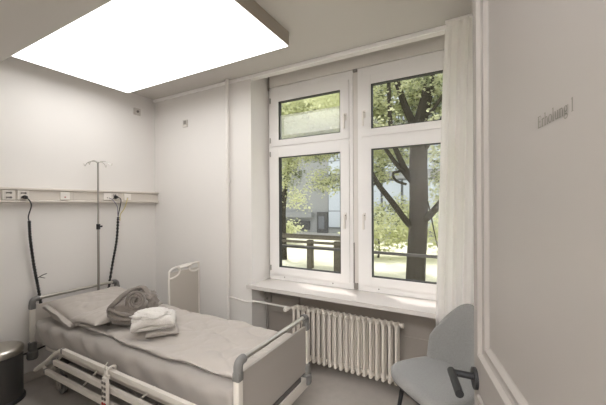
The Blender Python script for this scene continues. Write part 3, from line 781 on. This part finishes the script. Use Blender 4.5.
# ------------------------------------------------------------------ upholstered chair
t = thing('upholstered_chair', 'grey upholstered shell chair with black legs beside the door', 'chair', (-.21, 2.185, 0), R(-42))
t_m = Matrix.Translation((-.21, 2.185, 0)) @ Matrix.Rotation(R(-42), 4, 'Z')
bpy.context.view_layer.update()
def cobj(name, bm, m, parent, smooth=True, auto=True):
    o = obj(name, bm, m, None, smooth, auto); o.parent = parent; return o
b = nb()    # seat: rounded squircle cushion
nu, layers_ = 56, [(-.07, .80), (-.068, .93), (-.056, .985), (-.03, 1.0), (-.012, .995), (0, .965), (.008, .90), (.012, .75), (.008, .5), (.004, .25)]
rings = []
def seat_outline(a, k):
    c_, s_ = math.cos(a), math.sin(a)
    px = math.copysign(abs(c_)**.55, c_)*.262*(1-.08*(s_ > 0)*s_); py = math.copysign(abs(s_)**.55, s_)*.255
    return px*k, py*k
for z, k in layers_:
    row = []
    for i in range(nu):
        a = 2*PI*i/nu; px, py = seat_outline(a, k)
        row.append(b.verts.new((px, py, .482+z+.012*(-py/.225 if py < 0 else 0)*0)))
    rings.append(row)
for a_, c_ in zip(rings, rings[1:]):
    for i in range(nu): b.faces.new((a_[i], a_[(i+1) % nu], c_[(i+1) % nu], c_[i]))
b.faces.new(rings[0][::-1]); b.faces.new(rings[-1])
seat = cobj('seat', b, M['chair'], t, True, False)
b = nb(); rings = []    # curved backrest shell
na, nz = 40, 22
def back_pt(a, f, off):
    half = R(60-14*f**2); ang = a*half
    rad = .252+.02*f+off; zz = .455+f*.462
    shr = 1.0
    x = math.sin(ang)*rad*(1+.02*f); y = math.cos(ang)*rad*.88+.0+.05*f
    return x, y-.02, zz
def outline_f(a): return 1.0-.60*abs(a)**2.0
fr_, bk_ = [], []
for j in range(nz+1):
    f = j/nz; r1, r2 = [], []
    for i in range(na+1):
        a = -1+2*i/na; ff = f*outline_f(a)
        e = min((1-abs(a))*6, (1-f)*5, 1); e = math.sqrt(max(0, 1-(1-e)**2)); th = .004+.018*e
        x, y, z = back_pt(a, ff, -th); r1.append(b.verts.new((x, y, z)))
        x, y, z = back_pt(a, ff, th); r2.append(b.verts.new((x, y, z)))
    fr_.append(r1); bk_.append(r2)
for j in range(nz):
    for i in range(na):
        b.faces.new((fr_[j][i], fr_[j][i+1], fr_[j+1][i+1], fr_[j+1][i])); b.faces.new((bk_[j][i], bk_[j+1][i], bk_[j+1][i+1], bk_[j][i+1]))
    for i in (0, na): b.faces.new((fr_[j][i], fr_[j+1][i], bk_[j+1][i], bk_[j][i]))
for j in (0, nz):
    for i in range(na): b.faces.new((fr_[j][i], fr_[j][i+1], bk_[j][i+1], bk_[j][i]))
cobj('backrest', b, M['chair'], t, True, False)
b = nb(); 
pl = [(seat_outline(2*PI*i/nu, .93)) for i in range(nu+1)]
tube(b, [(p[0], p[1], .414) for p in pl], .008, 8, cap=False); box(b, -.15, .15, -.02, .02, .402, .42); box(b, -.02, .02, -.15, .15, .402, .42)
cobj('seat_frame', b, M['black'], t)
for sx, sy in ((-1, -1), (1, -1), (-1, 1), (1, 1)):
    b = nb(); tube(b, [(sx*.155, sy*.15, .415), (sx*.20, sy*.205, 0)], [.0165, .010], 12); cobj('leg', b, M['black'], t)

# ------------------------------------------------------------------ outdoors
GZ = -.5
b = nb(); box(b, -60, 50, 3.0, 60, GZ-.1, GZ)
g = struct('ground', b, M['grass'])
b = nb(); box(b, -30, 25, 17.5, 20, GZ-.02, GZ+.02); struct('trim_far_path', b, M['path'])
# guard bar just outside the window
t = thing('guard_rail', 'dark grey horizontal bar running just outside both windows', 'rail', (-1.2, 3.4, 1.05))
b = nb(); box(b, -2.6, .4, 3.40, 3.43, 1.04, 1.072, .008); obj('bar', b, M['guard'], t, True)
b = nb()
for x in (-2.55, .35): obj('bracket', box(nb(), x-.015, x+.015, 3.12, 3.40, 1.045, 1.067), M['guard'], t)
# outer face of the building either side of the window
b = nb(); box(b, -6, -2.03, 3.0, 3.12, GZ, 3.8); box(b, .02, 4, 3.0, 3.12, GZ, 3.8); box(b, -2.03, .02, 3.0, 3.12, 2.88, 3.8); box(b, -2.03, .02, 3.0, 3.12, GZ, .74); struct('wall_outer', b, M['facade'])

# timber fence
t = thing('timber_fence', 'weathered timber rail fence on the lawn outside left window', 'fence', (-5, 9, GZ))
for xx, ww in ((-7.9, .2), (-6.3, .2), (-4.72, .17), (-3.66, .40)):
    b = nb(); box(b, xx-ww/2, xx+ww/2, 8.95, 9.13, GZ, .42, .01); obj('post', b, M['wood'], t)
for z, y in ((.50, 8.92), (.36, 8.90), (.20, 8.92), (.50, 9.5)):
    b = nb(); box(b, -8.4, -3.35, y-.0, y+.07, z-.045, z+.035, .01); obj('rail', b, M['wood'], t)

def foliage(name, blobs, n, size, m, parent, seed):
    rnd = random.Random(seed); vs, fs = [], []
    wts = [bx[3]*bx[4]*bx[5] for bx in blobs]; tot = sum(wts)
    for bi, (cx, cy, cz, rx, ry, rz) in enumerate(blobs):
        k = max(6, int(n*wts[bi]/tot))
        # twiglets: leaves gather in little sprays
        ns = max(3, k//14)
        for s in range(ns):
            while True:
                p = Vector((rnd.uniform(-1, 1), rnd.uniform(-1, 1), rnd.uniform(-1, 1)))
                if p.length < 1: break
            base = Vector((cx+p.x*rx, cy+p.y*ry, cz+p.z*rz))
            for q in range(14):
                c = base+Vector((rnd.gauss(0, .16), rnd.gauss(0, .16), rnd.gauss(0, .10)))*(size/.12)
                if c.y < 3.7: continue
                d = Vector((rnd.uniform(-1, 1), rnd.uniform(-1, 1), rnd.uniform(-.7, .3))).normalized()
                nn = Vector((rnd.gauss(0, .5), rnd.gauss(0, .5), 1)); sd_ = d.cross(nn).normalized(); up = sd_.cross(d).normalized()
                s_ = size*rnd.uniform(.6, 1.25); i0 = len(vs)
                for (a, e, h) in ((0, 0, 0), (.35, .42, .06), (.62, .28, .04), (1, 0, -.08), (.62, -.28, .04), (.35, -.42, .06)):
                    vs.append(c+d*a*s_+sd_*e*s_+up*h*s_)
                fs.append((i0, i0+1, i0+2, i0+3)); fs.append((i0, i0+3, i0+4, i0+5))
    me = bpy.data.meshes.new(name); me.from_pydata(vs, [], fs); me.materials.append(m)
    o = bpy.data.objects.new(name, me); C.collection.objects.link(o); o.parent = parent
    if parent is not None: o.matrix_parent_inverse = parent.matrix_basis.inverted()
    o['kind'] = 'stuff'
    return o
def limb(bm, pts, r0, r1):
    p = smooth_path(pts, 6); n = len(p)
    q = []
    for i, v in enumerate(p): q.append(v+Vector((noise.noise(v*1.3), 0, noise.noise(v*1.7+Vector((5, 0, 0)))))*.05*(i/n))
    tube(bm, q, [r0+(r1-r0)*i/(n-1) for i in range(n)], 12)
tr = thing('broadleaf_tree', 'big dark-trunked tree with spreading branches outside right window', 'tree', (-1.3, 8, GZ))
b = nb()
limb(b, [(-1.30, 8, GZ-.05), (-1.27, 8, .0), (-1.22, 8, 1.0), (-1.2, 8, 2.0), (-1.19, 8, 3.0), (-1.2, 8, 3.6)], .235, .20)
limb(b, [(-1.2, 8, 3.45), (-1.08, 8.05, 3.9), (-.97, 8.1, 4.5), (-.9, 8.1, 5.6), (-.9, 8.1, 7)], .17, .09)
limb(b, [(-1.25, 8, 3.4), (-1.5, 7.95, 4.0), (-1.72, 7.9, 4.7), (-2.0, 7.9, 5.6)], .10, .05)
obj('trunk', b, M['bark'], tr, True, False)
for pts, r0, r1 in (
    ([(-1.25, 7.95, .95), (-1.45, 7.85, 1.15), (-1.76, 7.7, 1.62), (-2.1, 7.6, 2.1), (-2.33, 7.55, 2.6), (-2.36, 7.5, 3.1), (-2.5, 7.5, 3.9), (-2.9, 7.4, 4.8)], .085, .035),
    ([(-1.25, 7.95, 2.0), (-1.42, 7.9, 2.22), (-1.7, 7.85, 2.6), (-2.02, 7.8, 3.05), (-2.5, 7.7, 3.6), (-3.1, 7.6, 4.1)], .07, .03),
    ([(-1.35, 7.95, 2.2), (-1.5, 7.9, 2.45), (-1.62, 7.85, 2.75), (-1.75, 7.8, 3.1), (-1.85, 7.8, 3.7), (-1.86, 7.8, 4.6), (-1.9, 7.8, 5.4)], .08, .04),
    ([(-1.1, 7.95, 1.2), (-.95, 7.9, 1.3), (-.7, 7.8, 1.6), (-.3, 7.6, 2.2), (.3, 7.5, 3)], .10, .05),
    ([(-1.1, 7.95, 2.8), (-.9, 7.9, 3.1), (-.6, 7.8, 3.6), (-.1, 7.7, 4.1), (.6, 7.6, 4.6)], .06, .03),
    ([(-1.15, 8, 3.7), (-.9, 7.9, 3.75), (-.65, 7.8, 4.05), (-.2, 7.7, 4.6)], .05, .03),
    ([(-2.1, 7.6, 2.1), (-2.5, 7.55, 2.0), (-3.0, 7.5, 2.05)], .03, .015),
    ([(-1.0, 7.9, 1.7), (-.85, 7.8, 1.1), (-.75, 7.7, .6)], .02, .01),
    ([(-1.5, 7.9, 2.4), (-1.75, 7.8, 2.35), (-1.68, 7.7, 2.15), (-1.45, 7.8, 2.05)], .035, .03),
    ([(-2.0, 7.9, 5.2), (-2.6, 7.7, 5.0), (-3.4, 7.4, 5.2)], .06, .02)):
    b = nb(); limb(b, pts, r0, r1); obj('branch', b, M['bark'], tr, True, False)
foliage('leaves', [(-2.3, 8.4, 4.5, 1.3, 1.0, .9), (-.6, 8.6, 4.6, 1.3, .9, 1.0), (-1.9, 9.2, 3.2, .9, .7, .55), (-.4, 9.0, 2.9, .7, .8, .7), (-2.6, 8.6, 2.6, .6, .8, .6), (-3.2, 7.8, 4.4, 1.0, 1.0, .7), (-.7, 8.8, 1.9, .5, .6, .5), (-2.1, 9.5, 1.4, .8, .6, .5), (.6, 8.2, 3.8, .9, .9, 1.2), (-.3, 8.6, 1.6, .5, .6, .8), (-2.6, 9.0, 3.6, .8, .8, .6), (-1.9, 7.3, 3.55, .35, .2, .25), (-.75, 7.3, 3.3, .3, .2, .3)], 20000, .092, M['leafA'], tr, 3)
foliage('shade_leaves', [(-1.0, 7.5, 4.45, .4, .4, .35), (-2.3, 8.9, 4.4, 1.2, .8, .8), (-.6, 9.1, 4.4, 1.2, .7, .9), (-.5, 9.0, 2.4, .5, .7, .6), (-1.9, 9.6, 3.1, .8, .5, .5), (-2.1, 9.9, 1.3, .8, .5, .4), (-2.6, 9.0, 2.5, .5, .6, .5)], 8000, .085, M['leafB'], tr, 5)  # darker leaves behind: shade inside the crown given as colour
t2 = thing('slender_tree', 'slender leaning tree seen at left edge of left window', 'tree', (-6.4, 10, GZ))
b = nb(); limb(b, [(-6.35, 10, GZ-.05), (-6.38, 10, .6), (-6.37, 10, 1.5), (-6.25, 10, 2.5), (-6.12, 10, 3.1), (-6.1, 10, 4), (-6.3, 10, 5.5)], .13, .06); obj('trunk', b, M['bark'], t2, True, False)
for pts in ([(-6.13, 10, 3.0), (-5.95, 9.9, 3.3), (-5.75, 9.8, 3.7), (-5.3, 9.6, 4.3)], [(-6.1, 10, 3.6), (-5.7, 9.9, 4.6), (-4.9, 9.6, 5.2)]):
    b = nb(); limb(b, pts, .08, .03); obj('branch', b, M['bark'], t2, True, False)
foliage('leaves', [(-5.9, 9.2, 2.75, .5, .5, .7), (-4.6, 9.4, 3.6, 1.2, .6, .5), (-4.2, 9.2, 2.35, .75, .5, .4), (-5.9, 10.3, 1.7, .45, .5, .45), (-5.2, 9.4, 4.8, 1.6, 1.0, 1.0), (-3.6, 9.4, 4.4, .9, .8, .9), (-6.6, 9.5, 4.2, .9, .9, 1.0), (-4.9, 9.3, 4.3, 1.4, .8, .9), (-5.5, 9.3, 3.3, .7, .5, .5)], 22000, .09, M['leafA'], t2, 9)
foliage('shade_leaves', [(-5.9, 9.8, 2.7, .5, .4, .6), (-4.6, 9.9, 3.5, 1.1, .5, .5), (-4.2, 9.7, 2.3, .7, .4, .35), (-5.0, 10.0, 4.6, 1.6, .7, 1.0)], 7000, .085, M['leafB'], t2, 12)  # shaded part of this crown, done with the darker leaf colour
# backdrop planting
def shrub(name, loc, blobs, n, size, m, label, seed, cat='shrub'):
    r = thing(name, label, cat, loc)
    b = nb(); limb(b, [(loc[0], loc[1], GZ-.03), (loc[0]+.03, loc[1], GZ+.3), (loc[0], loc[1], blobs[0][2])], .05, .02); obj('stem', b, M['bark'], r, True, False)
    foliage('leaves', blobs, n, size, m, r, seed); return r
shrub('low_shrub', (-9.2, 14, GZ), [(-9.2, 14, .3, 1.1, .7, .55)], 1200, .14, M['leafA'], 'low spreading shrub before the grey building, left window', 21)
shrub('round_shrub', (-5.1, 17, GZ), [(-5.1, 17, .55, .65, .6, .75)], 1300, .10, M['leafB'], 'small rounded dark shrub in the distance, right window', 22)
shrub('leafy_shrub', (-3.3, 12, GZ), [(-3.2, 12, .55, 1.3, .6, .8), (-2.0, 12.4, .7, .9, .5, .8)], 2200, .15, M['leafA'], 'pale leafy shrub on the lawn left of the big trunk', 23)
shrub('hedge_shrub', (-.6, 13, GZ), [(-.8, 13, .7, .9, .5, 1.0)], 1000, .15, M['leafA'], 'pale leafy shrub on the lawn right of the big trunk', 24)
for i, (x, y, h, m_, lb) in enumerate(((-13.5, 17, 6.5, 'leafA', 'tall pale tree before left part of grey building'), (2.5, 15, 6.5, 'leafA', 'tall pale tree before right part of grey building'))):
    r = thing('distant_tree', lb, 'tree', (x, y, GZ))
    b = nb(); limb(b, [(x, y, GZ-.05), (x+.1, y, 2), (x, y, h-1)], .16, .08); obj('trunk', b, M['bark'], r, True, False)
    foliage('leaves', [(x, y, h, 2.6, 1.2, 1.5), (x-1.2, y, h-1.7, 1.0, .8, .6)], 2000, .22, M[m_], r, 30+i)
# building across the lawn
bl = thing('office_building', 'grey building with large glazed bays across the lawn', 'building', (-4, 20, GZ))
b = nb(); box(b, -26, 20, 20.3, 30, GZ, 9.5); obj('wall', b, M['facade'], bl)
b = nb(); box(b, -26.2, 20.2, 20.0, 30.2, 9.5, 9.9); obj('roof_edge', b, M['facadeframe'], bl)
for z in (3.15, 6.3):
    b = nb(); box(b, -10.2, 20, 20.08, 20.3, z, z+.42); obj('floor_band', b, M['facade'], bl)
for r_, (z0, z1) in enumerate(((-.1, 3.1), (3.6, 6.25), (6.75, 9.3))):
    for k in range(17):
        x0 = -9.1+k*1.28
        if r_ == 0 and k == -1: continue
        b = nb(); box(b, x0, x0+1.22, 20.2, 20.3, z0, z1); wdw = obj('window', b, M['facadeframe'], bl)
        b = nb(); box(b, x0+.05, x0+1.17, 20.17, 20.21, z0+.05, z0+(z1-z0)*.36); box(b, x0+.05, x0+1.17, 20.17, 20.21, z0+(z1-z0)*.36+.06, z1-.06); obj('pane', b, M['facadeglass'], wdw)
b = nb(); box(b, -10.0, -9.15, 20.2, 20.3, GZ, 1.0); dr = obj('entrance_door', b, M['facadedark'], bl)
b = nb(); box(b, -9.85, -9.4, 20.17, 20.21, -.2, .7); obj('pane', b, M['facadeframe'], dr)
b = nb(); box(b, -17, -10.6, 20.18, 20.3, -.3, .35); obj('basement_window', b, M['facadedark'], bl)
b = nb(); box(b, -17, -10.3, 19.9, 20.3, .6, 1.0); obj('canopy', b, M['facade'], bl)
